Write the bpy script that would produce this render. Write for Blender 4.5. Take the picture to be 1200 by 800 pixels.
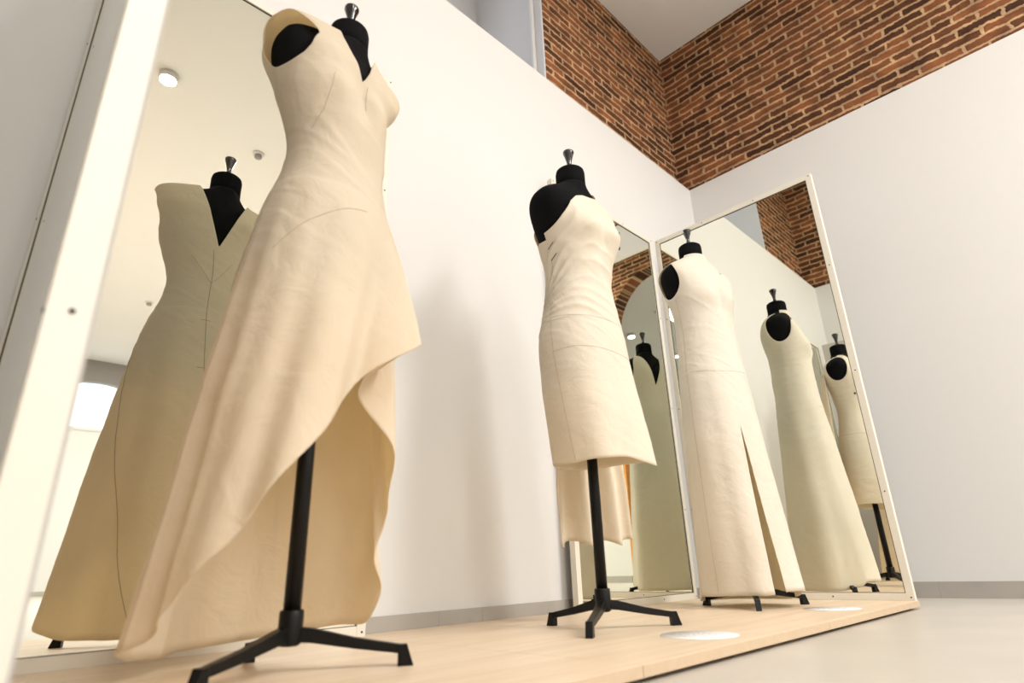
import bpy, bmesh, math, random
from mathutils import Vector, Matrix, noise
random.seed(7)
for o in list(bpy.data.objects): bpy.data.objects.remove(o)
S = bpy.context.scene
COL = S.collection
PI = math.pi
PZ = 0.03                      # height of the platform top above the floor

# ------------------------------------------------------------ camera
cd = bpy.data.cameras.new('camera'); cam = bpy.data.objects.new('camera', cd); COL.objects.link(cam)
cd.sensor_width = 36.0; cd.lens = 701.3 * 36.0 / 1200.0
RX = Vector((0.7079563, -0.7055990, -0.0304626))
RY = -Vector((0.2298773, 0.2710009, -0.9347275))
RZ = -Vector((0.6677981, 0.6547435, 0.3540574))
CAMP = Vector((-3.6692, -1.6873, 0.1667 + PZ))
M = Matrix.Identity(4)
for i in range(3):
    M[i][0] = RX[i]; M[i][1] = RY[i]; M[i][2] = RZ[i]; M[i][3] = CAMP[i]
cam.matrix_world = M
cd.clip_start = 0.02
cd.dof.use_dof = True; cd.dof.focus_distance = 2.5; cd.dof.aperture_fstop = 2.5
S.camera = cam
F = 701.3
def ray(px, py):
    """direction of the sight line through a pixel of the 1200x800 frame (used only to measure real positions)"""
    return (RX * (px - 600) - RY * (py - 400) - RZ * F)

# ------------------------------------------------------------ world, exposure
S.view_settings.view_transform = 'Standard'; S.view_settings.look = 'None'
S.view_settings.exposure = 0.30; S.view_settings.gamma = 1.0
S.view_settings.use_curve_mapping = False
w = bpy.data.worlds.new('world'); S.world = w; w.use_nodes = True
w.node_tree.nodes['Background'].inputs[0].default_value = (0.88, 0.93, 1.0, 1)
w.node_tree.nodes['Background'].inputs[1].default_value = 1.9

LCOL = (1.0, 0.99, 0.972)
FILL_PANELS = [  # added soft fill lights, kept out of frame and out of the mirrors
 (-0.92, -5.6, 1.15, 3.6, 290, 'added fill light panel above the end wall, out of the picture'),
 (-2.30, -1.55, 1.6, 0.5, 12, 'added fill light panel above the three dresses, out of the picture'),
 (-3.74, -5.6, 0.42, 4.4, 110, 'added fill light panel on the left beyond the arched doorway, behind the camera'),
 (-0.50, -9.4, 0.6, 1.8, 50, 'added fill light panel halfway down the gallery by the end wall'),
 (-3.74, -10.2, 0.4, 1.6, 30, 'added fill light panel near the far window on the left'),
 (-6.80, -2.6, 1.2, 1.2, 70, 'added fill light panel in the next room beyond the doorway'),
]

# ------------------------------------------------------------ materials
def mat(name, col, rough=0.6, metal=0.0, spec=0.5, noise_amt=0.0, noise_scale=8.0, bump=0.0, bump_scale=200.0, sheen=0.0):
    m = bpy.data.materials.new(name); m.use_nodes = True
    nt = m.node_tree; b = nt.nodes['Principled BSDF']
    b.inputs['Base Color'].default_value = (*col, 1); b.inputs['Roughness'].default_value = rough
    b.inputs['Metallic'].default_value = metal; b.inputs['Specular IOR Level'].default_value = spec
    if sheen: b.inputs['Sheen Weight'].default_value = sheen
    tc = nt.nodes.new('ShaderNodeTexCoord')
    if noise_amt:
        n = nt.nodes.new('ShaderNodeTexNoise'); n.inputs['Scale'].default_value = noise_scale; n.inputs['Detail'].default_value = 5
        nt.links.new(tc.outputs['Object'], n.inputs['Vector'])
        mx = nt.nodes.new('ShaderNodeMix'); mx.data_type = 'RGBA'
        mx.inputs['A'].default_value = (*[c * (1 - noise_amt) for c in col], 1)
        mx.inputs['B'].default_value = (*[min(1, c * (1 + noise_amt)) for c in col], 1)
        nt.links.new(n.outputs['Fac'], mx.inputs['Factor']); nt.links.new(mx.outputs['Result'], b.inputs['Base Color'])
    if bump:
        n2 = nt.nodes.new('ShaderNodeTexNoise'); n2.inputs['Scale'].default_value = bump_scale; n2.inputs['Detail'].default_value = 3
        nt.links.new(tc.outputs['Object'], n2.inputs['Vector'])
        bp = nt.nodes.new('ShaderNodeBump'); bp.inputs['Strength'].default_value = bump; bp.inputs['Distance'].default_value = 0.002
        nt.links.new(n2.outputs['Fac'], bp.inputs['Height']); nt.links.new(bp.outputs['Normal'], b.inputs['Normal'])
    return m

def emit(name, col, s):
    m = bpy.data.materials.new(name); m.use_nodes = True; nt = m.node_tree
    nt.nodes.remove(nt.nodes['Principled BSDF'])
    e = nt.nodes.new('ShaderNodeEmission'); e.inputs[0].default_value = (*col, 1); e.inputs[1].default_value = s
    nt.links.new(e.outputs[0], nt.nodes['Material Output'].inputs[0]); return m

def cloth(name, col, trans=0.30, warm=(1.0, 0.90, 0.68)):
    """thin cotton toile: woven, faintly mottled, lets light through"""
    m = bpy.data.materials.new(name); m.use_nodes = True; nt = m.node_tree; b = nt.nodes['Principled BSDF']
    b.inputs['Roughness'].default_value = 0.85; b.inputs['Specular IOR Level'].default_value = 0.15
    b.inputs['Sheen Weight'].default_value = 0.1
    tc = nt.nodes.new('ShaderNodeTexCoord')
    n = nt.nodes.new('ShaderNodeTexNoise'); n.inputs['Scale'].default_value = 5.0; n.inputs['Detail'].default_value = 6
    nt.links.new(tc.outputs['Object'], n.inputs['Vector'])
    mx = nt.nodes.new('ShaderNodeMix'); mx.data_type = 'RGBA'
    mx.inputs['A'].default_value = (*[c * f for c, f in zip(col, (0.86, 0.85, 0.82))], 1)
    mx.inputs['B'].default_value = (*[min(1, c * 1.04) for c in col], 1)
    nt.links.new(n.outputs['Fac'], mx.inputs['Factor']); nt.links.new(mx.outputs['Result'], b.inputs['Base Color'])
    # weave + soft creases
    wv = nt.nodes.new('ShaderNodeTexWave'); wv.inputs['Scale'].default_value = 260; wv.bands_direction = 'Z'
    wv.inputs['Distortion'].default_value = 1.0
    nt.links.new(tc.outputs['Object'], wv.inputs['Vector'])
    cr = nt.nodes.new('ShaderNodeTexNoise'); cr.inputs['Scale'].default_value = 14; cr.inputs['Detail'].default_value = 8; cr.inputs['Distortion'].default_value = 1.2
    nt.links.new(tc.outputs['Object'], cr.inputs['Vector'])
    b1 = nt.nodes.new('ShaderNodeBump'); b1.inputs['Strength'].default_value = 0.15; b1.inputs['Distance'].default_value = 0.0006
    b2 = nt.nodes.new('ShaderNodeBump'); b2.inputs['Strength'].default_value = 0.5; b2.inputs['Distance'].default_value = 0.010
    nt.links.new(wv.outputs['Fac'], b1.inputs['Height']); nt.links.new(cr.outputs['Fac'], b2.inputs['Height'])
    nt.links.new(b1.outputs['Normal'], b2.inputs['Normal']); nt.links.new(b2.outputs['Normal'], b.inputs['Normal'])
    t = nt.nodes.new('ShaderNodeBsdfTranslucent'); t.inputs['Color'].default_value = (*[c * q for c, q in zip(col, warm)], 1)
    ms = nt.nodes.new('ShaderNodeMixShader'); ms.inputs[0].default_value = trans
    nt.links.new(b.outputs[0], ms.inputs[1]); nt.links.new(t.outputs[0], ms.inputs[2])
    nt.links.new(ms.outputs[0], nt.nodes['Material Output'].inputs[0])
    return m

def brick(name, axis, tint=(1, 1, 1)):
    m = bpy.data.materials.new(name); m.use_nodes = True; nt = m.node_tree; b = nt.nodes['Principled BSDF']; L = nt.links.new
    b.inputs['Roughness'].default_value = 0.85; b.inputs['Specular IOR Level'].default_value = 0.2
    tc = nt.nodes.new('ShaderNodeTexCoord'); sp = nt.nodes.new('ShaderNodeSeparateXYZ'); cb = nt.nodes.new('ShaderNodeCombineXYZ')
    L(tc.outputs['Object'], sp.inputs[0]); L(sp.outputs[axis], cb.inputs[0]); L(sp.outputs[2], cb.inputs[1])
    # uneven hand-laid courses
    dn = nt.nodes.new('ShaderNodeTexNoise'); dn.inputs['Scale'].default_value = 5.5; dn.inputs['Detail'].default_value = 4
    L(cb.outputs[0], dn.inputs['Vector'])
    sb = nt.nodes.new('ShaderNodeVectorMath'); sb.operation = 'SUBTRACT'; sb.inputs[1].default_value = (0.5, 0.5, 0.5); L(dn.outputs['Color'], sb.inputs[0])
    sc = nt.nodes.new('ShaderNodeVectorMath'); sc.operation = 'MULTIPLY'; sc.inputs[1].default_value = (0.05, 0.028, 0); L(sb.outputs[0], sc.inputs[0])
    dn2 = nt.nodes.new('ShaderNodeTexNoise'); dn2.inputs['Scale'].default_value = 45; dn2.inputs['Detail'].default_value = 3
    L(cb.outputs[0], dn2.inputs['Vector'])
    sb2 = nt.nodes.new('ShaderNodeVectorMath'); sb2.operation = 'SUBTRACT'; sb2.inputs[1].default_value = (0.5, 0.5, 0.5); L(dn2.outputs['Color'], sb2.inputs[0])
    sc2 = nt.nodes.new('ShaderNodeVectorMath'); sc2.operation = 'MULTIPLY'; sc2.inputs[1].default_value = (0.022, 0.022, 0); L(sb2.outputs[0], sc2.inputs[0])
    ad = nt.nodes.new('ShaderNodeVectorMath'); L(cb.outputs[0], ad.inputs[0]); L(sc.outputs[0], ad.inputs[1])
    ad2 = nt.nodes.new('ShaderNodeVectorMath'); L(ad.outputs[0], ad2.inputs[0]); L(sc2.outputs[0], ad2.inputs[1])
    bt = nt.nodes.new('ShaderNodeTexBrick'); L(ad2.outputs[0], bt.inputs['Vector'])
    bt.inputs['Scale'].default_value = 1; bt.inputs['Brick Width'].default_value = 0.215; bt.inputs['Row Height'].default_value = 0.056
    bt.inputs['Mortar Size'].default_value = 0.0100; bt.inputs['Mortar Smooth'].default_value = 0.35; bt.inputs['Bias'].default_value = -0.1
    bt.inputs['Color1'].default_value = (0.075 * tint[0], 0.032 * tint[1], 0.017 * tint[2], 1)
    bt.inputs['Color2'].default_value = (0.33 * tint[0], 0.125 * tint[1], 0.052 * tint[2], 1)
    bt.inputs['Mortar'].default_value = (0.56 * tint[0], 0.37 * tint[1], 0.215 * tint[2], 1)
    n = nt.nodes.new('ShaderNodeTexNoise'); n.inputs['Scale'].default_value = 9; n.inputs['Detail'].default_value = 8; L(cb.outputs[0], n.inputs['Vector'])
    r = nt.nodes.new('ShaderNodeValToRGB'); r.color_ramp.elements[0].position = 0.33; r.color_ramp.elements[0].color = (0.45, 0.42, 0.42, 1)
    r.color_ramp.elements[1].position = 0.66; r.color_ramp.elements[1].color = (1.25, 1.2, 1.1, 1); L(n.outputs['Fac'], r.inputs[0])
    mx = nt.nodes.new('ShaderNodeMix'); mx.data_type = 'RGBA'; mx.blend_type = 'MULTIPLY'; mx.inputs['Factor'].default_value = 0.75
    L(bt.outputs['Color'], mx.inputs['A']); L(r.outputs[0], mx.inputs['B']); L(mx.outputs['Result'], b.inputs['Base Color'])
    inv = nt.nodes.new('ShaderNodeMath'); inv.operation = 'SUBTRACT'; inv.inputs[0].default_value = 1; L(bt.outputs['Fac'], inv.inputs[1])
    n3 = nt.nodes.new('ShaderNodeTexNoise'); n3.inputs['Scale'].default_value = 60; n3.inputs['Detail'].default_value = 4; L(cb.outputs[0], n3.inputs['Vector'])
    ma = nt.nodes.new('ShaderNodeMath'); ma.operation = 'MULTIPLY_ADD'; ma.inputs[1].default_value = 0.5; L(n3.outputs['Fac'], ma.inputs[0]); L(inv.outputs[0], ma.inputs[2])
    bp = nt.nodes.new('ShaderNodeBump'); bp.inputs['Strength'].default_value = 0.9; bp.inputs['Distance'].default_value = 0.012
    L(ma.outputs[0], bp.inputs['Height']); L(bp.outputs['Normal'], b.inputs['Normal'])
    return m

def wood(name, base=(0.72, 0.55, 0.36)):
    m = bpy.data.materials.new(name); m.use_nodes = True; nt = m.node_tree; b = nt.nodes['Principled BSDF']; L = nt.links.new
    b.inputs['Roughness'].default_value = 0.42; b.inputs['Specular IOR Level'].default_value = 0.35
    tc = nt.nodes.new('ShaderNodeTexCoord'); mp = nt.nodes.new('ShaderNodeMapping'); mp.inputs['Scale'].default_value = (1.2, 14, 14)
    L(tc.outputs['Object'], mp.inputs[0])
    n = nt.nodes.new('ShaderNodeTexNoise'); n.inputs['Scale'].default_value = 1.6; n.inputs['Detail'].default_value = 6; n.inputs['Distortion'].default_value = 0.6
    L(mp.outputs[0], n.inputs['Vector'])
    r = nt.nodes.new('ShaderNodeValToRGB'); r.color_ramp.elements[0].position = 0.3; r.color_ramp.elements[1].position = 0.7
    r.color_ramp.elements[0].color = (*[c * k for c, k in zip(base, (0.90, 0.87, 0.82))], 1); r.color_ramp.elements[1].color = (*[min(1, c * 1.06) for c in base], 1)
    L(n.outputs['Fac'], r.inputs[0]); L(r.outputs[0], b.inputs['Base Color'])
    return m

M_WALL = mat('white_wall_paint', (0.72, 0.715, 0.695), 0.75, spec=0.25, bump=0.05, bump_scale=60)
M_CEIL = mat('ceiling_paint', (0.82, 0.81, 0.78), 0.85, spec=0.2, noise_amt=0.02, noise_scale=2)
M_GREYWALL = mat('grey_recess_paint', (0.30, 0.29, 0.28), 0.8)
M_BASE = mat('grey_stone_skirting', (0.40, 0.375, 0.34), 0.5, noise_amt=0.12, noise_scale=9)
M_FLOOR = mat('grey_cement_floor', (0.50, 0.46, 0.40), 0.36, spec=0.5, noise_amt=0.16, noise_scale=3.5)
M_WOOD = wood('pale_plywood', (0.70, 0.56, 0.41))
M_EDGE = mat('plywood_edge', (0.56, 0.43, 0.29), 0.6, noise_amt=0.1, noise_scale=40)
M_FRAME = mat('cream_painted_frame', (0.74, 0.70, 0.61), 0.5, noise_amt=0.03, noise_scale=20)
M_BOARD = mat('grey_backing_board', (0.45, 0.43, 0.40), 0.7)
M_RIM = mat('dark_mirror_rim', (0.035, 0.03, 0.022), 0.5)
M_SCREW = mat('dark_screw', (0.02, 0.018, 0.015), 0.4, metal=0.5)
M_BLACK = mat('black_jersey', (0.005, 0.005, 0.0055), 0.95, spec=0.1, bump=0.2, bump_scale=300)
M_METAL = mat('black_enamel', (0.004, 0.0038, 0.0035), 0.34, spec=0.22, bump=0.12, bump_scale=150)
M_FINIAL = mat('black_gloss_lacquer', (0.012, 0.010, 0.010), 0.12, spec=0.8)
M_STICK = mat('white_vinyl', (0.86, 0.85, 0.83), 0.4)
M_GREYINK = mat('grey_print', (0.50, 0.49, 0.46), 0.5)
M_C1 = cloth('cream_toile', (0.93, 0.865, 0.74), 0.48)
M_C2 = cloth('ivory_toile', (0.94, 0.89, 0.79), 0.38)
M_C3 = cloth('off_white_toile', (0.94, 0.905, 0.83), 0.38)
M_SEAM = mat('pencil_seam', (0.40, 0.32, 0.22), 0.8)
M_SEAMPALE = mat('thread_seam', (0.52, 0.40, 0.27), 0.8)
M_DARKPIN = mat('dark_hook', (0.05, 0.04, 0.03), 0.4, metal=0.6)
M_BR_X = brick('old_brick_long_wall', 0)
M_BR_Y = brick('old_brick_end_wall', 1)
M_JAMB = mat('warm_lit_brick_reveal', (0.70, 0.30, 0.07), 0.8, noise_amt=0.35, noise_scale=14, bump=0.4, bump_scale=40)  # bare brick, with the warm lamp light on it put into the orange
M_BLIND = mat('pale_grey_reveal_paint', (0.62, 0.62, 0.63), 0.8)
M_PLAST = mat('white_plastic', (0.72, 0.71, 0.68), 0.4)
M_LAMP = emit('lamp_face', (1.0, 0.95, 0.88), 40.0)
M_JOINT = mat('dark_joint', (0.28, 0.26, 0.23), 0.7)
M_GREYPL = mat('grey_plastic', (.3,.29,.27), .5)
def mirror_mat():
    m = bpy.data.materials.new('silvered_glass'); m.use_nodes = True; b = m.node_tree.nodes['Principled BSDF']
    b.inputs['Base Color'].default_value = (0.89, 0.905, 0.83, 1); b.inputs['Metallic'].default_value = 1.0; b.inputs['Roughness'].default_value = 0.0
    return m
M_MIRROR = mirror_mat()
def glass_mat():
    m = bpy.data.materials.new('window_glass'); m.use_nodes = True; b = m.node_tree.nodes['Principled BSDF']
    b.inputs['Base Color'].default_value = (0.95, 0.97, 1, 1); b.inputs['Roughness'].default_value = 0.02; b.inputs['Transmission Weight'].default_value = 1.0
    b.inputs['IOR'].default_value = 1.05
    return m
M_GLASS = glass_mat()

# ------------------------------------------------------------ helpers
def link(name, me, m, parent=None, smooth=False):
    o = bpy.data.objects.new(name, me); COL.objects.link(o)
    if m: me.materials.append(m)
    if smooth:
        for p in me.polygons: p.use_smooth = True
    if parent: o.parent = parent
    return o
def mesh_from(verts, faces, name='m'):
    me = bpy.data.meshes.new(name); me.from_pydata([tuple(v) for v in verts], [], faces); me.update(); return me
def box_bm(bm, lo, hi):
    x0, y0, z0 = lo; x1, y1, z1 = hi
    v = [bm.verts.new(p) for p in ((x0,y0,z0),(x1,y0,z0),(x1,y1,z0),(x0,y1,z0),(x0,y0,z1),(x1,y0,z1),(x1,y1,z1),(x0,y1,z1))]
    for f in ((0,3,2,1),(4,5,6,7),(0,1,5,4),(1,2,6,5),(2,3,7,6),(3,0,4,7)): bm.faces.new([v[i] for i in f])
def bm_obj(name, bm, m, parent=None, smooth=False, bevel=0.0):
    if bevel:
        bmesh.ops.bevel(bm, geom=list(bm.edges), offset=bevel, segments=2, affect='EDGES', profile=0.5)
    me = bpy.data.meshes.new(name); bmesh.ops.recalc_face_normals(bm, faces=bm.faces); bm.to_mesh(me); bm.free()
    return link(name, me, m, parent, smooth)
def box(name, lo, hi, m, parent=None, bevel=0.0):
    bm = bmesh.new(); box_bm(bm, lo, hi); return bm_obj(name, bm, m, parent, False, bevel)
def empty(name, loc, rz=0.0):
    o = bpy.data.objects.new(name, None); COL.objects.link(o); o.location = loc; o.rotation_euler = (0, 0, rz); o.empty_display_size = 0.1; return o
def tag(o, label=None, cat=None, group=None, kind=None):
    if label: o['label'] = label
    if cat: o['category'] = cat
    if group: o['group'] = group
    if kind: o['kind'] = kind
    return o
def struct(o): o['kind'] = 'structure'; return o
def lathe(name, prof, m, parent=None, n=40, loc=(0,0,0)):
    v = []; f = []
    for r, z in prof:
        for k in range(n):
            a = 2 * PI * k / n; v.append((loc[0] + r * math.cos(a), loc[1] + r * math.sin(a), loc[2] + z))
    for i in range(len(prof) - 1):
        for k in range(n):
            f.append((i*n+k, i*n+(k+1)%n, (i+1)*n+(k+1)%n, (i+1)*n+k))
    f.append(tuple(range(n))[::-1]); f.append(tuple((len(prof)-1)*n + k for k in range(n)))
    return link(name, mesh_from(v, f), m, parent, True)
def tube(name, pts, r, m, parent=None, n=6):
    bm = bmesh.new(); rings = []
    for i, p in enumerate(pts):
        p = Vector(p); a = Vector(pts[max(0, i-1)]); b = Vector(pts[min(len(pts)-1, i+1)]); d = (b - a).normalized()
        u = d.cross(Vector((0, 0, 1)));
        if u.length < 1e-3: u = d.cross(Vector((0, 1, 0)))
        u.normalize(); v = d.cross(u)
        rings.append([bm.verts.new(p + (u * math.cos(2*PI*k/n) + v * math.sin(2*PI*k/n)) * r) for k in range(n)])
    for a, b in zip(rings, rings[1:]):
        for k in range(n): bm.faces.new((a[k], a[(k+1)%n], b[(k+1)%n], b[k]))
    bm.faces.new(rings[0][::-1]); bm.faces.new(rings[-1])
    return bm_obj(name, bm, m, parent, True)

# ------------------------------------------------------------ the room
HW = 2.7655 + PZ            # height of the white lining walls
HC = 4.1375 + PZ
YB = -11.6; XL = -4.03; XF = -9.6
def arch_wall(name, axis, pos, thick, a0, a1, z0, z1, ca, hw, zb, zs, R, m):
    """upright wall panel with an arched opening (ca centre, hw half width, zb sill, zs spring, R rise of the arch)"""
    n = 28; out = [(ca + hw * math.cos(PI - PI*k/n), zs + R * math.sin(PI*k/n)) for k in range(n + 1)]
    polys = [[(a0, z0), (ca-hw, z0), (ca-hw, zs), (ca-hw, z1), (a0, z1)], [(ca+hw, z0), (a1, z0), (a1, z1), (ca+hw, z1), (ca+hw, zs)]]
    if zb > z0: polys.append([(ca-hw, z0), (ca+hw, z0), (ca+hw, zb), (ca-hw, zb)])
    for k in range(n): polys.append([out[k], out[k+1], (out[k+1][0], z1), (out[k][0], z1)])
    bm = bmesh.new()
    for P in polys:
        fr = [bm.verts.new((pos, a, z) if axis == 'x' else (a, pos, z)) for a, z in P]
        bk = [bm.verts.new((pos+thick, a, z) if axis == 'x' else (a, pos+thick, z)) for a, z in P]
        bm.faces.new(fr); bm.faces.new(bk[::-1])
        for i in range(len(P)): bm.faces.new((fr[i], fr[(i+1) % len(P)], bk[(i+1) % len(P)], bk[i]))
    return struct(bm_obj(name, bm, m))
struct(box('floor', (XF-.3, YB-.3, -0.1), (0.3, 0.3, 0), M_FLOOR))
struct(box('wall_long_side', (XF, 0, 0), (0.0, 0.09, HW), M_WALL))
struct(box('wall_end_side', (0, YB, 0), (0.045, 0.09, HW), M_WALL))
# old brickwork showing above the white lining
struct(box('wall_brick_long_side', (-1.46, 0.108, HW-0.5), (0.05, 0.60, HC+.3), M_BR_X))
struct(box('wall_brick_pier', (-4.06, 0.108, HW-0.5), (-3.18, 0.60, HC+.3), M_BR_X))
struct(box('wall_brick_end_side', (0.05, YB, HW-0.5), (0.4, 0.60, HC+.3), M_BR_Y))
# deep window recess between the two brick piers
RB = 0.72
struct(arch_wall('wall_recess_back', 'y', RB, 0.10, -3.30, -1.40, HW-0.6, HC+.3, -2.36, 0.62, 3.36, 3.60, 0.45, M_BLIND))
struct(box('wall_recess_right', (-1.475, 0.112, HW-0.6), (-1.4605, RB, HC+.3), M_BLIND))
struct(box('wall_recess_left', (-3.1795, 0.112, HW-0.6), (-3.165, RB, HC+.3), M_BLIND))
w2 = struct(box('window_2', (-3.0, RB+.06, 3.3), (-1.7, RB+.066, 4.1), M_GLASS))
for x in (-2.66, -2.06): box('window_bar', (x-.015, RB+.045, 3.33), (x+.015, RB+.059, 4.06), M_PLAST, w2)
box('window_bar', (-2.98, RB+.030, 3.62), (-1.74, RB+.044, 3.65), M_PLAST, w2)
struct(box('trim_1', (-1.500, 0.17, HW-0.6), (-1.4755, 0.185, HC+.3), M_PLAST))
struct(box('ceiling', (XF, YB-.3, HC), (0.05, 0.84, HC+0.3), M_CEIL))
# far end: white lining, grey wall above with an arched window
struct(box('wall_far_lower', (XF, YB-.2, 0), (0.3, YB, HW), M_WALL))
arch_wall('wall_far_upper', 'y', YB-0.25, 0.15, XF, 0.3, HW-0.2, HC+.1, -1.75, 1.15, HW-0.05, 2.95, 0.80, M_GREYWALL)
wf = struct(box('window_1', (-2.95, YB-.40, HW-.1), (-0.55, YB-.39, 4.0), M_GLASS))
for a in (-2.62, -0.92): box('window_bar', (a-.02, YB-.37, HW-.05), (a+.02, YB-.34, 3.75), M_PLAST, wf)
struct(box('trim_2', (-3.0, YB-0.1, HW), (-0.5, YB+0.02, HW+0.05), M_WALL))
# left side: brick wall with a tall arched doorway into the next room; white lining up to the same height
DY0, DY1 = -2.66, -1.40
struct(box('wall_left_lining', (XL-.03, YB, 0), (XL, DY0, HW), M_WALL))
struct(box('wall_left_lining_near', (XL-.03, DY1, 0), (XL, 0.0, HW), M_WALL))
arch_wall('wall_left_brick', 'x', XL-0.26, 0.225, YB, 0.6, 0, HC+.1, (DY0+DY1)/2-.02, 0.66, 0, 3.02, 0.78, M_BR_Y)
struct(box('wall_left_jamb', (XL-.25, DY0-.03, 0.05), (XL+0.004, DY0+.004, HW), M_JAMB))
# the next room
struct(box('wall_next_room_far', (XF-.2, YB, 0), (XF, 0.6, HC), M_WALL))
struct(box('wall_next_room_side', (XF, -6.6, 0), (XL-.2, -6.4, HC), M_WALL))
# skirting
t_ = 0.012; HB = 0.0738
bb1 = struct(box('baseboard_long_side', (XL, -t_, 0), (-t_, 0, HB), M_BASE))
bb = struct(box('baseboard_end_side', (-t_, YB, 0), (0, 0, HB), M_BASE))
struct(box('baseboard_left', (XL, YB, 0), (XL+t_, DY0-.04, HB), M_BASE))
struct(box('baseboard_far', (XL+t_, YB, 0), (-t_, YB+t_, HB), M_BASE))
struct(box('baseboard_next_room', (XF, -6.4, 0), (XF+t_, -t_, HB), M_BASE))
for y in (-0.93, -1.48, -2.31):
    box('tile_joint', (-t_-0.0003, y-0.0007, 0.001), (-t_+0.0004, y+0.0007, HB-0.001), M_JOINT, bb)
for x in (-1.55, -2.15, -2.34):
    box('tile_joint', (x-0.0007, -t_-0.0003, 0.001), (x+0.0007, -t_+0.0004, HB-0.001), M_JOINT, bb1)

# ------------------------------------------------------------ lamps of the room, and added fill panels
def ceiling_lamp(x, y, z, e, r, label, spread=160):
    t = empty('ceiling_lamp', (x, y, z)); tag(t, label, 'lamp', 'round ceiling lamps')
    lathe('lamp_body', [(0.075, 0.0), (0.075, -0.05), (0.068, -0.055), (0.06, -0.05)], M_PLAST, t, 32)
    lathe('lamp_face', [(0.06, -0.050), (0.0601, -0.053)], M_LAMP, t, 32)
    l = bpy.data.lights.new('lamp_light', 'AREA'); l.shape = 'DISK'; l.size = r; l.energy = e; l.color = LCOL; l.spread = math.radians(spread)
    o = bpy.data.objects.new('lamp_light', l); COL.objects.link(o); o.parent = t; o.location = (0, 0, -0.06)
    return t
ceiling_lamp(-2.95, -3.16, HC, 12, 0.12, 'round ceiling lamp seen bright in the tall mirror behind the long flared dress')
ceiling_lamp(-6.75, -4.10, HC, 18, 0.12, 'bright lamp glimpsed in the corner mirror left of the reflected black neck')
ceiling_lamp(-8.40, -4.15, HC, 18, 0.12, 'bright lamp glimpsed in the mirror edge beside the off-white slit dress')
def fill_panel(x, y, sx, sy, e, label):
    t = empty('added_fill_panel', (x, y, HC)); tag(t, label, 'light panel', 'added fill panels on the ceiling')
    bm = bmesh.new(); box_bm(bm, (-sx/2-.03, -sy/2-.03, -0.03), (sx/2+.03, sy/2+.03, 0)); bm_obj('fill_panel_frame', bm, M_PLAST, t)
    l = bpy.data.lights.new('fill_panel_light', 'AREA'); l.shape = 'RECTANGLE'; l.size = sx; l.size_y = sy; l.energy = e; l.color = LCOL
    o = bpy.data.objects.new('fill_panel_light', l); COL.objects.link(o); o.parent = t; o.location = (0, 0, -0.032)
for x, y, sx, sy, e, lb in FILL_PANELS: fill_panel(x, y, sx, sy, e, lb)
def detector(x, y, label):
    t = empty('smoke_detector', (x, y, HC)); tag(t, label, 'smoke detector', 'smoke detectors on the ceiling')
    lathe('detector_base', [(0.055, 0), (0.055, -0.015), (0.05, -0.02)], M_PLAST, t, 28)
    lathe('detector_cap', [(0.034, -0.02), (0.036, -0.045), (0.028, -0.055)], M_GREYPL, t, 28)
detector(-1.99, -3.68, 'small round smoke detector seen in the mirror above the black neck of the back view')
detector(-1.85, -8.2, 'tiny smoke detector seen low in the mirror beside the pale stile')

# ------------------------------------------------------------ platform
pl = empty('display_platform', (-3.1, -0.5, 0.0)); tag(pl, 'low pale plywood display platform along the white wall, raised on dark battens', 'platform')
def loc_box(name, lo, hi, m, parent, bevel=0.0):
    q = parent.location; return box(name, tuple(lo[i]-q[i] for i in range(3)), tuple(hi[i]-q[i] for i in range(3)), m, parent, bevel)
xs = [-0.733, -1.734, -2.665, -3.596, -4.014]
for a, b in zip(xs, xs[1:]):
    o = loc_box('board', (b+0.0008, -0.9996, PZ-0.0215), (a-0.0008, -0.0135, PZ), M_WOOD, pl, 0.0008)
    loc_box('edge_band', (b+0.001, -1.0010, PZ-0.021), (a-0.001, -0.9997, PZ-0.001), M_EDGE, pl)
loc_box('end_band', (-0.7328, -0.9996, PZ-0.021), (-0.7316, -0.0135, PZ-0.001), M_EDGE, pl)
for x in (-0.80, -1.73, -2.66, -3.59, -3.97):
    loc_box('batten', (x-0.03, -0.975, 0.0), (x+0.03, -0.03, PZ-0.0217), M_SCREW, pl)

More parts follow.
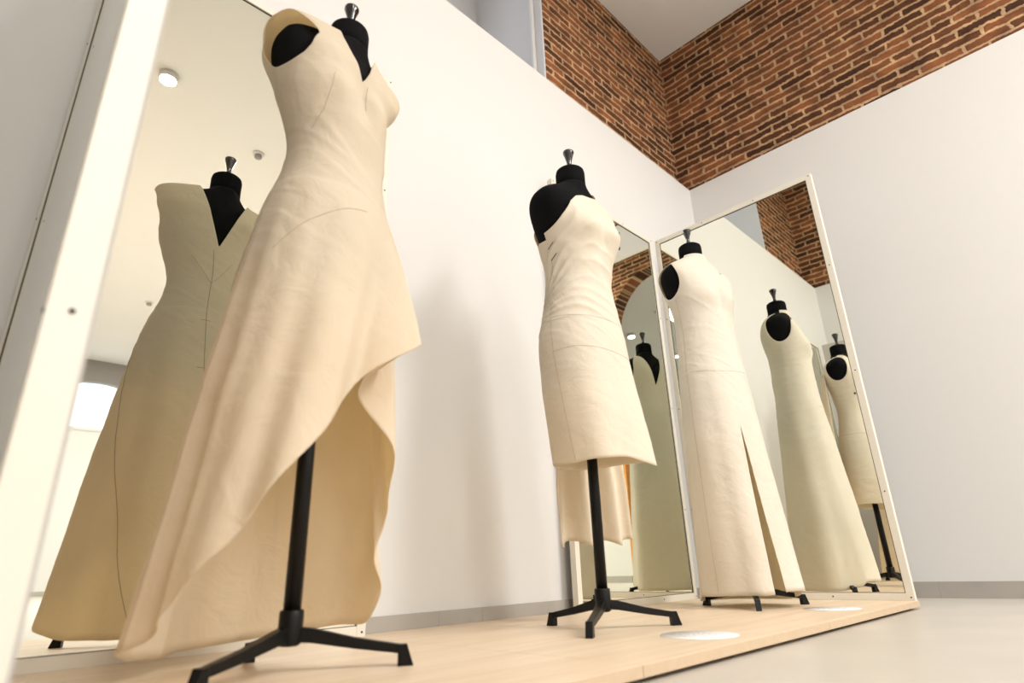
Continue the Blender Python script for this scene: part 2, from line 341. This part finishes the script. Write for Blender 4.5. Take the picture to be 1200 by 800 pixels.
# ------------------------------------------------------------ mirrors (local: width along -x from the right edge, front faces -y)
def make_mirror(loc, rz, label, W=0.916, H=2.0, D=0.027, fr=0.0278, back=0.004):
    t = empty('standing_mirror', loc, rz); tag(t, label, 'mirror', 'tall cream framed mirrors on the platform')
    def b(name, lo, hi, m, p=t, bev=0.0008): return box(name, lo, hi, m, p, bev)
    ls = b('stile', (-W, 0, 0), (-W+fr, D, H), M_FRAME); rs = b('stile', (-fr, 0, 0), (0, D, H), M_FRAME)
    tr = b('top_rail', (-W+fr+.0003, 0, H-fr), (-fr-.0003, D, H), M_FRAME); br = b('bottom_rail', (-W+fr+.0003, 0, 0), (-fr-.0003, D, fr), M_FRAME)
    b('glass', (-W+fr-.001, 0.006, fr-.001), (-fr+.001, 0.010, H-fr+.001), M_MIRROR, t, 0)
    b('backing_board', (-W+.003, D+.0002, 0.003), (-.003, D+back, H-.003), M_BOARD, t, 0)
    bm = bmesh.new(); e = 0.0035
    box_bm(bm, (-W+fr, 0.0045, fr), (-W+fr+e, 0.0059, H-fr)); box_bm(bm, (-fr-e, 0.0045, fr), (-fr, 0.0059, H-fr))
    box_bm(bm, (-W+fr+e, 0.0045, H-fr-e), (-fr-e, 0.0059, H-fr)); box_bm(bm, (-W+fr+e, 0.0045, fr), (-fr-e, 0.0059, fr+e*.6))
    bm_obj('glass_rim', bm, M_RIM, t)
    def screw(x, z, par, side=None):
        if side: o = lathe('screw', [(0.0030, 0), (0.0030, 0.0012), (0.0014, 0.0016)], M_SCREW, par, 12); o.location = side; o.rotation_euler = (0, -PI/2*0, 0)
        else:
            o = lathe('screw', [(0.0030, 0), (0.0030, 0.0012), (0.0014, 0.0016)], M_SCREW, par, 12); o.location = (x, 0.0002, z); o.rotation_euler = (PI/2, 0, 0)
    for z in (0.012, 0.42, 0.95, 1.48, H-0.012):
        screw(-fr/2 if 0.1 < z < 1.9 else -0.012, z, rs); screw(-W+fr/2 if 0.1 < z < 1.9 else -W+0.012, z, ls)
    for x in (-W*0.33, -W*0.66): screw(x, fr/2, br); screw(x, H-fr/2, tr)
    return t, rs
make_mirror((-2.645, -0.0665, PZ), -0.0141, 'tall cream framed mirror on the wall behind the long flared dress')
make_mirror((-0.7872, -0.0752, PZ), 0, 'tall cream framed mirror behind the short draped dress, left one of the corner pair')
make_mirror((-0.7601, -0.0791-0.916, PZ), -PI/2, 'tall cream framed mirror behind the white slit dress, right one of the corner pair')
# the near mirror at the left edge: stands square to the wall, its free edge towards us
m0, rs0 = make_mirror((-3.609, -0.994, PZ), -PI/2 - 0.0227, 'pale mirror frame edge very close at the left border of the picture', D=0.038)
for z in (0.42, 0.95, 1.48):
    o = lathe('screw', [(0.0030, 0), (0.0030, 0.0012), (0.0014, 0.0016)], M_SCREW, rs0, 12); o.location = (0.0002, 0.021, z); o.rotation_euler = (0, PI/2, 0)

# ------------------------------------------------------------ floor stickers
def sticker(x, y, r, label):
    t = empty('floor_sticker', (x, y, PZ)); tag(t, label, 'sticker', 'round white labels on the platform')
    lathe('disc', [(r, 0.0002), (r, 0.0009)], M_STICK, t, 64)
    rng = random.Random(3)
    bm = bmesh.new()
    for row in range(7):                      # lines of print too small to read
        v = 0.05 - row * 0.0165; half = math.sqrt(max(0, (r*0.8)**2 - v*v)) * (0.9 if row % 2 else 0.7); u = -half
        while u < half:
            l = rng.uniform(0.006, 0.02); box_bm(bm, (u, v-0.0022, 0.001), (min(u+l, half), v+0.0022, 0.0012)); u += l + 0.004
    o = bm_obj('print_lines', bm, M_GREYINK, t); o.rotation_euler = (0, 0, math.radians(-60))
sticker(-2.203, -0.857, 0.094, 'round white floor label in front of the short draped dress')
sticker(-1.258, -0.851, 0.094, 'round white floor label in front of the white slit dress')

# ------------------------------------------------------------ dress forms
#     z      rx     front   back   exponent
PROF = [
 (0.700, 0.128, 0.088, 0.090, 2.1),
 (0.780, 0.148, 0.101, 0.106, 2.1),
 (0.860, 0.158, 0.108, 0.118, 2.1),
 (0.930, 0.150, 0.104, 0.110, 2.1),
 (1.010, 0.133, 0.095, 0.094, 2.1),
 (1.090, 0.118, 0.088, 0.082, 2.1),
 (1.160, 0.122, 0.096, 0.084, 2.1),
 (1.220, 0.136, 0.102, 0.092, 2.1),
 (1.270, 0.148, 0.105, 0.100, 2.2),
 (1.320, 0.158, 0.099, 0.108, 2.5),
 (1.370, 0.170, 0.090, 0.108, 2.8),
 (1.405, 0.174, 0.077, 0.100, 2.9),
 (1.432, 0.166, 0.068, 0.090, 2.6),
 (1.455, 0.140, 0.061, 0.080, 2.2),
 (1.480, 0.095, 0.057, 0.068, 2.0),
 (1.495, 0.066, 0.056, 0.062, 2.0),
 (1.510, 0.056, 0.054, 0.057, 2.0)]
def prof(z, P=PROF):
    if z <= P[0][0]: return P[0][1:]
    for i in range(len(P) - 1):
        if z <= P[i+1][0]:
            a = P[max(0, i-1)]; b = P[i]; c = P[i+1]; d = P[min(len(P)-1, i+2)]
            t = (z - b[0]) / (c[0] - b[0]); out = []
            for k in range(1, 5):
                m1 = (c[k]-a[k]) / max(1e-6, c[0]-a[0]) * (c[0]-b[0]); m2 = (d[k]-b[k]) / max(1e-6, d[0]-b[0]) * (c[0]-b[0])
                out.append((2*t**3-3*t**2+1)*b[k] + (t**3-2*t**2+t)*m1 + (-2*t**3+3*t**2)*c[k] + (t**3-t**2)*m2)
            return out
    return P[-1][1:]
def ring_pt(a, z, off=0.0, P=PROF):
    rx, yf, yb, n = prof(z, P); rx += off; yf += off; yb += off
    c, s = math.cos(a), math.sin(a)
    x = math.copysign(abs(c)**(2/n), c) * rx
    y = math.copysign(abs(s)**(2/n), s) * (yf if s < 0 else yb)
    # bust: two soft mounds either side of the centre front
    if s < 0:
        g = math.exp(-((z - 1.265) / 0.055)**2)
        y -= 0.014 * g * math.exp(-((abs(x) - 0.068) / 0.042)**2)
        y += 0.012 * g * math.exp(-(x / 0.025)**2)
    return Vector((x, y, z))
def drop(x, z):
    """the left shoulder of the nearest form sits lower"""
    return 0.038 * min(1, max(0, (x - 0.02) / 0.09)) * min(1, max(0, (z - 1.25) / 0.15))
def sway(z, k):
    """sideways set of the shoulders of the nearest form"""
    if z <= 1.14 or z >= 1.50: return 0.0
    return k * min(1, (z - 1.14) / 0.14) * min(1, (1.50 - z) / 0.05)
def dress_form(loc, rz, label, dz=0.0, lean=(0, 0), sw=0.0):
    t = empty('dress_form', (loc[0], loc[1], PZ), rz); tag(t, label, 'dress form', 'black dress forms on tripod stands')
    lx, ly = lean
    def off(z): return Vector((lx * z / 1.6, ly * z / 1.6, 0))
    n = 96; zs = [0.70 + (1.51 - 0.70) * i / 70 for i in range(71)]
    v = []; f = []
    for z in zs:
        for k in range(n):
            p = ring_pt(2*PI*k/n, z); 
            if sw:
                g = math.exp(-((z - 1.32) / 0.13)**2); p = Vector((p.x * (1 - 0.22 * g) if p.x > 0 else p.x, p.y * (1 - 0.14 * g) if p.y < 0 else p.y, p.z - drop(p.x, p.z)))
            v.append(p + off(z) + Vector((sway(z, sw), 0, dz)))
    for i in range(len(zs)-1):
        for k in range(n): f.append((i*n+k, i*n+(k+1)%n, (i+1)*n+(k+1)%n, (i+1)*n+k))
    f.append(tuple(range(n))[::-1]); f.append(tuple((len(zs)-1)*n+k for k in range(n)))
    link('torso', mesh_from(v, f), M_BLACK, t, True)
    o = off(1.55)
    lathe('neck_block', [(0.054, 1.500), (0.053, 1.53), (0.0535, 1.565), (0.051, 1.577), (0.044, 1.583), (0.02, 1.587)], M_BLACK, t, 48, (o.x, o.y, dz))
    o = off(1.63)
    lathe('finial', [(0.017, 1.586), (0.017, 1.592), (0.010, 1.600), (0.008, 1.612), (0.0105, 1.630), (0.0165, 1.652), (0.0205, 1.664), (0.020, 1.670), (0.017, 1.672)], M_FINIAL, t, 40, (o.x, o.y, dz))
    # stand
    lathe('pole', [(0.0165, 0.085), (0.0165, 0.72+dz)], M_METAL, t, 10)
    lathe('hub', [(0.016, 0.044), (0.021, 0.048), (0.0225, 0.056), (0.0225, 0.102), (0.0205, 0.106)], M_METAL, t, 24)
    q0 = -rz
    for wa in (85, 207, -33):
        a = math.radians(wa) + q0
        bm = bmesh.new()
        # tapered bar: (distance, z bottom, z top, half width)
        sec = [(0.016, 0.050, 0.076, 0.0105), (0.040, 0.048, 0.073, 0.0105), (0.12, 0.034, 0.053, 0.0095), (0.205, 0.0215, 0.0375, 0.0085), (0.215, 0.020, 0.036, 0.0085)]
        rows = []
        for d, z0, z1, hw in sec: rows.append([bm.verts.new((d, s*hw, z)) for s, z in ((-1, z0), (1, z0), (1, z1), (-1, z1))])
        for r0, r1 in zip(rows, rows[1:]):
            for k in range(4): bm.faces.new((r0[k], r0[(k+1)%4], r1[(k+1)%4], r1[k]))
        bm.faces.new(rows[0][::-1]); bm.faces.new(rows[-1])
        leg = bm_obj('leg', bm, M_METAL, t, bevel=0.0015); leg.rotation_euler = (0, 0, a)
        bm = bmesh.new(); hw = 0.0095
        lo = [bm.verts.new((x, y, 0.0)) for x, y in ((0.200, -hw), (0.230, -hw), (0.230, hw), (0.200, hw))]
        hi = [bm.verts.new((x, y, 0.0375)) for x, y in ((0.200, -hw), (0.217, -hw), (0.217, hw), (0.200, hw))]
        bm.faces.new(lo[::-1]); bm.faces.new(hi)
        for k in range(4): bm.faces.new((lo[k], lo[(k+1)%4], hi[(k+1)%4], hi[k]))
        bm_obj('rubber_foot', bm, M_METAL, leg, bevel=0.001)
    return t

# ------------------------------------------------------------ garments
def crp(tab, a):
    """periodic Catmull-Rom through rows (angle in degrees, values...)"""
    n = len(tab); a = a % 360
    ang = [r[0] % 360 for r in tab]; order = sorted(range(n), key=lambda i: ang[i]); T = [tab[i] for i in order]; A = [ang[i] for i in order]
    for i in range(n):
        a0 = A[i]; a1 = A[(i+1) % n] + (360 if i == n-1 else 0); aa = a + (360 if a < A[0] else 0)
        if a0 <= aa <= a1:
            t = (aa - a0) / (a1 - a0); p = [T[(i+k-1) % n] for k in range(4)]
            return [0.5 * ((2*p[1][k]) + (-p[0][k]+p[2][k])*t + (2*p[0][k]-5*p[1][k]+4*p[2][k]-p[3][k])*t*t + (-p[0][k]+3*p[1][k]-3*p[2][k]+p[3][k])*t**3) for k in range(1, len(T[0]))]
def clip(V, A, Fs, field):
    """cut polygons along field(position, attributes) = 0, keeping the positive side"""
    val = [field(p, q) for p, q in zip(V, A)]; cache = {}; out = []
    for f in Fs:
        vs = [val[i] for i in f]
        if all(x >= 0 for x in vs): out.append(f); continue
        if all(x < 0 for x in vs): continue
        g = []
        for k in range(len(f)):
            i, j = f[k], f[(k+1) % len(f)]
            if val[i] >= 0: g.append(i)
            if (val[i] >= 0) != (val[j] >= 0):
                key = (min(i, j), max(i, j))
                if key not in cache:
                    t = val[i] / (val[i] - val[j]); cache[key] = len(V)
                    V.append(V[i].lerp(V[j], t)); A.append(tuple(x + (y-x)*t for x, y in zip(A[i], A[j]))); val.append(0.0)
                g.append(cache[key])
        if len(g) >= 3: out.append(g)
    return out
def finish(name, V, Fs, m, parent, thick=0.0016, off=1.0):
    used = sorted({i for f in Fs for i in f}); mp = {i: k for k, i in enumerate(used)}
    me = mesh_from([V[i] for i in used], [[mp[i] for i in f] for f in Fs], name)
    bm = bmesh.new(); bm.from_mesh(me); bmesh.ops.remove_doubles(bm, verts=bm.verts, dist=0.00025)
    bmesh.ops.recalc_face_normals(bm, faces=bm.faces); bm.to_mesh(me); bm.free()
    o = link(name, me, m, parent, True)
    s = o.modifiers.new('cloth_thickness', 'SOLIDIFY'); s.thickness = thick; s.offset = off; return o
class Garment:
    def __init__(self, loc, rz, P, ztop, zw, hem, offs=0.006, dz=0.0, bulge=0.05, fold=None, drape=None, lean=(0,0), N=288, rows=(84, 96), seed=0):
        self.loc, self.rz, self.P, self.ztop, self.zw, self.hem = loc, rz, P, ztop, zw, hem
        self.offs, self.dz, self.bulge, self.fold, self.drape, self.lean, self.N, self.rows, self.seed = offs, dz, bulge, fold, drape, lean, N, rows, seed
    def pt(self, a, s):
        """a azimuth (degrees); s in 0..1 bodice from the top, 1..2 skirt down to the hem"""
        ar = math.radians(a); z = self.ztop + (self.zw - self.ztop) * min(s, 1)
        p = ring_pt(ar, z, self.offs, self.P)
        if s > 1:
            t = s - 1; az, r, hz = 0, 0, 0
            hx, hy, hz = crp(self.hem, a)
            W = p; H = Vector((hx, hy, hz)); e = Vector((p.x, p.y, 0)); e.normalize()
            low = ring_pt(ar, self.zw - 0.06, self.offs, self.P); tan = (low - W)
            C1 = W + tan * (1.6) + e * self.bulge * 0.3
            p = W * (1-t)**2 + C1 * 2*t*(1-t) + H * t*t
            d = Vector((p.x, p.y, 0));
            if d.length > 1e-6: d.normalize()
            if self.fold: p = p + d * self.fold(a, t)
        if self.drape: p = self.drape(p, a, s)
        w = noise.noise(Vector((p.x*7+self.seed, p.y*7, p.z*5))) * 0.0030 + noise.noise(Vector((p.x*19, p.y*19+self.seed, p.z*11))) * 0.0012
        # soft creases: ridged noise stretched round the body
        cz = noise.noise(Vector((p.x*5 + self.seed*2, p.y*5, p.z*16 + p.x*10))); w += (0.0016 if s < 1.25 else 0.0009) * max(0, 1 - abs(cz) * 6) * min(1, s * 2)
        e = Vector((p.x, p.y, 0))
        if e.length > 1e-5: p = p + e.normalized() * max(w, -0.002)
        q = Vector((p.x + self.lean[0] * p.z / 1.6, p.y + self.lean[1] * p.z / 1.6, p.z + (self.dz if s <= 1 else self.dz * (1 - (s-1)))))
        return q
    def grid(self, s0, s1, n):
        V, A, Fs = [], [], []
        for i in range(n+1):
            s = s0 + (s1 - s0) * i / n
            for k in range(self.N + 1):
                a = -180 + 360 * k / self.N
                V.append(self.pt(a, s)); A.append((a, s))
        w = self.N + 1
        for i in range(n):
            for k in range(self.N): Fs.append([i*w+k, i*w+k+1, (i+1)*w+k+1, (i+1)*w+k])
        return V, A, Fs
    def seam(self, root, pts, name='seam', r=0.0008, n=40, m=None, lift=0.0022):
        line = []
        for i in range(n+1):
            u = i / n * (len(pts)-1); k = min(int(u), len(pts)-2); t = u - k
            a = pts[k][0] + (pts[k+1][0]-pts[k][0])*t; s = pts[k][1] + (pts[k+1][1]-pts[k][1])*t
            p = self.pt(a, s); q = self.pt(a+1.2, s) - self.pt(a-1.2, s); q2 = self.pt(a, s+0.006) - self.pt(a, s-0.006)
            nn = q.cross(q2); 
            if nn.dot(Vector((p.x, p.y, 0))) < 0: nn = -nn
            nn.normalize(); line.append(p + nn * lift)
        return tube(name, line, r, m or M_SEAM, root)

def hemtab(loc, rz, rows):
    """measured hem: rows (azimuth of the garment, px, py, depth towards us) or (azimuth, 'p', local azimuth, radius, z)"""
    b = Vector((loc[0], loc[1], 0)); u = b - Vector((CAMP.x, CAMP.y, 0)); u.normalize(); out = []
    for r in rows:
        if r[1] == 'p':
            a = math.radians(r[2]); out.append((r[0], r[3]*math.cos(a), r[3]*math.sin(a), r[4])); continue
        a, px, py, D = r; q = b - u * D; d = ray(px, py); c = CAMP; t = ((q - Vector((c.x, c.y, 0))).dot(u)) / d.dot(u); X = c + d * t - Vector((loc[0], loc[1], PZ))
        X.rotate(Matrix.Rotation(-rz, 3, 'Z')); out.append((a, X.x, X.y, max(0.006, X.z)))
    return out

def sharpen(T, at, k=0.12):
    """keep a pointed corner of the hem pointed"""
    T = sorted([((r[0] % 360), *r[1:]) for r in T]); out = []; n = len(T); A = [x % 360 for x in at]
    for i, r in enumerate(T):
        if r[0] in A:
            p = T[i-1]; q = T[(i+1) % n]; pa = p[0] - (360 if p[0] > r[0] else 0); qa = q[0] + (360 if q[0] < r[0] else 0)
            out.append(((r[0] + (pa-r[0])*k) % 360, *[a + (b-a)*k for a, b in zip(r[1:], p[1:])])); out.append(r)
            out.append(((r[0] + (qa-r[0])*k) % 360, *[a + (b-a)*k for a, b in zip(r[1:], q[1:])]))
        else: out.append(r)
    return out

# ---------- long flared dress with the slanting hem
L1 = (-3.090, -0.513); R1 = math.radians(9)
dress_form(L1, R1, 'black dress form on a tripod wearing the long flared cream dress, nearest in the picture', lean=(0.02, 0.005), sw=-0.020)
P1 = [list(r) for r in PROF]
P1 = [(z, rx, f, b, n) for z, rx, f, b, n in P1 if z < 1.36] + [
 (1.370, 0.180, 0.097, 0.114, 2.9), (1.405, 0.186, 0.084, 0.107, 3.0), (1.432, 0.191, 0.075, 0.097, 3.0), (1.450, 0.188, 0.069, 0.088, 2.8), (1.464, 0.168, 0.065, 0.080, 2.4), (1.480, 0.122, 0.062, 0.072, 2.1), (1.494, 0.085, 0.060, 0.064, 2.0), (1.505, 0.066, 0.059, 0.061, 2.0)]
H1 = hemtab(L1, R1, [
 (-180, 'p', 166, 0.270, 0.062), (-164, 181, 737, 0.13), (-144, 207, 702, 0.16), (-122, 262, 635, 0.21), (-104, 322, 565, 0.22), (-88, 378, 503, 0.20),
 (-74, 402, 464, 0.14), (-58, 440, 430, 0.13), (-44, 485, 403, 0.10), (-34, 452, 425, 0.02), (-24, 418, 462, 0.03), (-12, 466, 530, 0.0),
 (4, 447, 592, -0.06), (20, 440, 650, -0.10), (36, 447, 692, -0.12), (50, 430, 728, -0.16), (66, 390, 733, -0.20), (84, 345, 740, -0.24), (104, 'p', 92, 0.25, 0.035), (124, 'p', 117, 0.25, 0.03), (152, 'p', 142, 0.258, 0.035)])
H1 = sharpen(H1, (-180, -44))
def fold1(a, t): return t * t * (0.010 * math.sin(math.radians(a * 7 + 30)) + 0.006 * math.sin(math.radians(a * 13))) * (1 if t < 1 else 1)
def drape1(p, a, s):
    if s < 1:
        k = math.exp(-((p.z - 1.32) / 0.12)**2)
        p = Vector((p.x * (1 - 0.17 * k) if p.x > 0 else p.x, p.y * (1 - 0.07 * k) if p.y < 0 else p.y, p.z - drop(p.x, p.z)))
        p = p + Vector((sway(p.z, -0.018), 0, 0))
    return p
G1 = Garment(L1, R1, P1, 1.505, 1.00, H1, 0.008, 0.0, 0.08, fold1, drape1, (0.02, 0.005), seed=1)
d1 = empty('toile_dress', (*L1, PZ), R1); tag(d1, 'long flared cream toile dress with a slanting open hem, nearest in the picture', 'dress')
def arm(p, cx, cz, ry, rz_, ax, side):
    """opening along a horizontal axis at angle ax (degrees, local) on one side"""
    a = math.radians(ax); along = p.x * math.cos(a) + p.y * math.sin(a); across = -p.x * math.sin(a) + p.y * math.cos(a)
    if along < 0.045 or p.z < 1.1: return 1.0
    return ((across - cx) / ry)**2 + ((p.z - cz) / rz_)**2 - 1.0
V, A, Fs = G1.grid(0, 2, 180)
Fs = clip(V, A, Fs, lambda p, q: arm(p, 0.0, 1.380, 0.070, 0.072, 184, -1))
Fs = clip(V, A, Fs, lambda p, q: arm(p, 0.0, 1.385, 0.060, 0.060, 8, 1))
Fs = clip(V, A, Fs, lambda p, q: (abs(p.x - 0.018 - sway(p.z, -0.018)) - max(0, p.z - 1.325) * 0.42) if p.y < 0.01 else (abs(p.x - 0.018) - max(0, p.z - 1.235) * 0.37))
finish('gown', V, Fs, M_C1, d1)
for pts in ([(-86, 0.36), (-86, 0.52)], [(-118, 0.42), (-134, 0.62), (-150, 0.72)],
            [(-152, 1.42), (-128, 1.32), (-104, 1.24), (-86, 1.20)]):
    G1.seam(d1, pts, r=0.0005, m=M_SEAMPALE)
G1.seam(d1, [(90, 0.56), (90, 1.0), (91, 1.99)], name='back_seam', r=0.0009)
for s_ in (1.15, 1.42, 1.72): G1.seam(d1, [(86, s_), (95, s_)], r=0.0007, n=8)
G1.seam(d1, [(176, 1.30), (160, 1.52), (140, 1.74), (112, 1.99)], r=0.0009)
G1.seam(d1, [(62, 0.62), (90, 0.80), (118, 0.62)], r=0.0006, m=M_SEAMPALE)

# ---------- short draped one-shoulder dress
L2 = (-2.187, -0.561); R2 = math.radians(-2)
dress_form(L2, R2, 'black dress form on a tripod wearing the short draped ivory dress, middle one', dz=-0.055)
H2 = hemtab(L2, R2, [
 (-180, 668, 543, 0.12), (-155, 690, 538, 0.15), (-130, 712, 536, 0.15), (-105, 735, 535, 0.12), (-84, 752, 540, 0.09), (-68, 768, 546, 0.04), (-56, 756, 542, -0.02),
 (-30, 745, 543, -0.08), (0, 725, 545, -0.13), (40, 700, 549, -0.15), (80, 675, 551, -0.13), (115, 655, 549, -0.07), (145, 650, 545, 0.03)])
def fold2(a, t): return t * (0.003 * math.sin(math.radians(a * 5 + 30)))
def drape2(p, a, s):
    """gathers fanning out from the side seam over bust and waist"""
    if s <= 1.2 and p.z < 1.46:
        ang = ((a + 360) % 360 - 165) / 160.0          # 0 at the right side seam, 1 round the far front
        if -0.15 < ang < 1.15:
            k = min(1, max(0, (1.37 - p.z) / 0.06)) * min(1, max(0, (p.z - 0.93) / 0.05)) * min(1, (ang + 0.15) / 0.12) * min(1, max(0, (1.15 - ang) / 0.3))
            th = math.atan2(p.z - 1.00 - 0.05 * math.sin(ang * 3), (ang + 0.16) * 0.34)
            ph = th * 15 + 1.6 * math.sin(ang * 4 + p.z * 9) + 3.2 * noise.noise(Vector((ang * 2.2, p.z * 6, 3.0)))
            sh = math.sin(ph); sh = 1 - abs(sh) ** 0.7 * 1.6
            am = 0.0055 * k * (0.75 + 0.9 * noise.noise(Vector((ang * 3, p.z * 9, 8.0)))) * (0.55 + 0.45 * math.cos(ang * 2.2))
            e = Vector((p.x, p.y, 0)).normalized()
            p = p + e * (am * sh + 0.0045 * k)
    return p
P2 = []
for z, rx, f, b, n in PROF:
    k = math.exp(-((z-1.285)/0.05)**2); P2.append((z, rx, f + 0.022*k, b, n))
G2 = Garment(L2, R2, P2, 1.505, 0.95, H2, 0.006, -0.055, 0.03, fold2, drape2, seed=5)
d2 = empty('toile_dress', (*L2, PZ), R2); tag(d2, 'short ivory toile dress draped across one shoulder, middle dress of the three', 'dress')
def neck2(x):
    pts = [(-0.30, 1.170), (-0.165, 1.185), (-0.145, 1.25), (-0.115, 1.308), (-0.08, 1.345), (-0.04, 1.366), (0.0, 1.374), (0.05, 1.392), (0.075, 1.47), (0.3, 1.6)]
    for (a, b), (c, d) in zip(pts, pts[1:]):
        if x <= c: return b + (d-b)*(x-a)/(c-a)
    return 1.6
V, A, Fs = G2.grid(0, 1, 110)
Fs = clip(V, A, Fs, lambda p, q: neck2(p.x - (0.035 if p.y > 0.0 else 0.0)) - p.z)
Fs = clip(V, A, Fs, lambda p, q: arm(p, 0.0, 1.335, 0.062, 0.085, 0, 1))
Fs = clip(V, A, Fs, lambda p, q: math.hypot(p.x, p.y) - 0.070 if p.z > 1.36 else 1.0)
finish('bodice', V, Fs, M_C2, d2)
V, A, Fs = G2.grid(1, 2, 80)
finish('skirt', V, Fs, M_C2, d2)
G2.seam(d2, [(-178, 1.42), (-140, 1.40), (-90, 1.42), (-60, 1.44)], r=0.0005, m=M_SEAMPALE)
G2.seam(d2, [(-178, 0.60), (-178, 1.0), (-176, 1.4), (-172, 1.99)], r=0.0006, m=M_SEAMPALE)
for i, s in enumerate((0.535, 0.60)):
    p = G2.pt(-172, s); o = tube('hook', [p + Vector((-0.004, -0.012, 0.010)), p + Vector((-0.005, 0, 0)), p + Vector((-0.004, 0.012, -0.008))], 0.0012, M_DARKPIN, d2)
for a, s in ((-42, 0.31), (-36, 0.42), (-32, 0.53)):
    p = G2.pt(a, s); e = Vector((p.x, p.y, 0)).normalized()
    o = lathe('button', [(0.003, -0.004), (0.006, -0.002), (0.007, 0.001), (0.006, 0.004), (0.002, 0.005)], M_DARKPIN, d2, 16); o.location = p + e * 0.005; o.rotation_euler = (PI/2, 0, math.atan2(e.y, e.x) + PI/2)
# long loose back panel hanging from the shoulder blade
V, A, Fs = [], [], []
nu, nv = 60, 70
for j in range(nv+1):
    t = j / nv; z = 1.32 + (0.235 - 1.32) * t
    cx = 0.115 + 0.050 * t; cy = 0.105 + 0.040 * math.sin(min(1, t*1.4) * PI * 0.5); wd = 0.035 + 0.095 * min(1, t * 1.2)
    for i in range(nu+1):
        u = i / nu * 2 - 1
        pl_ = (0.006 + 0.016 * t) * math.sin(u * 8.5 + 0.6)
        V.append(Vector((cx + u * wd * 0.80, cy - 0.60 * u * wd + pl_, z + 0.010 * math.sin(u*8.5) * t))); A.append((0, 0))
for j in range(nv):
    for i in range(nu): a = j*(nu+1)+i; Fs.append([a, a+1, a+nu+2, a+nu+1])
finish('back_panel', V, Fs, M_C2, d2, off=0)

# ---------- long white dress with a slit
L3 = (-1.243, -0.570); R3 = math.radians(-16)
dress_form(L3, R3, 'black dress form on a tripod wearing the long off-white slit dress, farthest one', lean=(-0.022, 0.036))
P3 = [(z, rx + (0.004 if z < 1.3 else 0), f, b, n) for z, rx, f, b, n in PROF]
P3 = []
for z, rx, f, b, n in PROF:                    # the sheath skims the waist
    k = math.exp(-((z-1.09)/0.10)**2); k2 = math.exp(-((z-1.285)/0.06)**2); P3.append((z, rx + 0.018*k, f + 0.014*k + 0.010*k2, b + 0.020*k, n))
H3 = hemtab(L3, R3, [
 (-180, 842, 699, 0.10), (-160, 862, 698, 0.15), (-140, 882, 698, 0.17), (-124, 897, 698, 0.165), (-108, 912, 696, 0.15), (-92, 926, 693, 0.12), (-76, 941, 692, 0.06), (-58, 944, 691, -0.02),
 (-35, 'p', -30, 0.17, 0.035), (0, 'p', 0, 0.19, 0.02), (40, 'p', 42, 0.20, 0.02), (80, 'p', 84, 0.21, 0.02), (115, 'p', 118, 0.21, 0.02), (140, 826, 699, -0.02), (160, 830, 699, 0.05)])
def fold3(a, t): return t * (0.005 * math.sin(math.radians(a * 8 + 10)) + 0.003 * math.sin(math.radians(a * 3)))
G3 = Garment(L3, R3, P3, 1.512, 0.98, H3, 0.007, 0.0, 0.02, fold3, None, (-0.022, 0.036), seed=9)
d3 = empty('toile_dress', (*L3, PZ), R3); tag(d3, 'long straight off-white toile dress with a front slit, standing before the corner mirrors', 'dress')
V, A, Fs = G3.grid(0, 2, 190)
Fs = clip(V, A, Fs, lambda p, q: arm(p, 0.0, 1.365, 0.066, 0.085, 166, -1))
Fs = clip(V, A, Fs, lambda p, q: arm(p, 0.0, 1.390, 0.062, 0.098, 14, 1))
Fs = clip(V, A, Fs, lambda p, q: 1.0 if p.y < 0.02 else (abs(p.x) - max(0, p.z - 1.26) * 0.36))
SL = -104
Fs = clip(V, A, Fs, lambda p, q: abs(q[0] - SL) - max(0, (q[1] - 1.50)) * 15.0 + (0 if q[1] > 1.50 else 1))
finish('gown', V, Fs, M_C3, d3)
G3.seam(d3, [(-178, 0.45), (-178, 1.0), (-178, 1.99)], r=0.0005, m=M_SEAMPALE)
G3.seam(d3, [(-170, 1.18), (-120, 1.20), (-60, 1.18)], r=0.0005, m=M_SEAMPALE)
print('scene built')
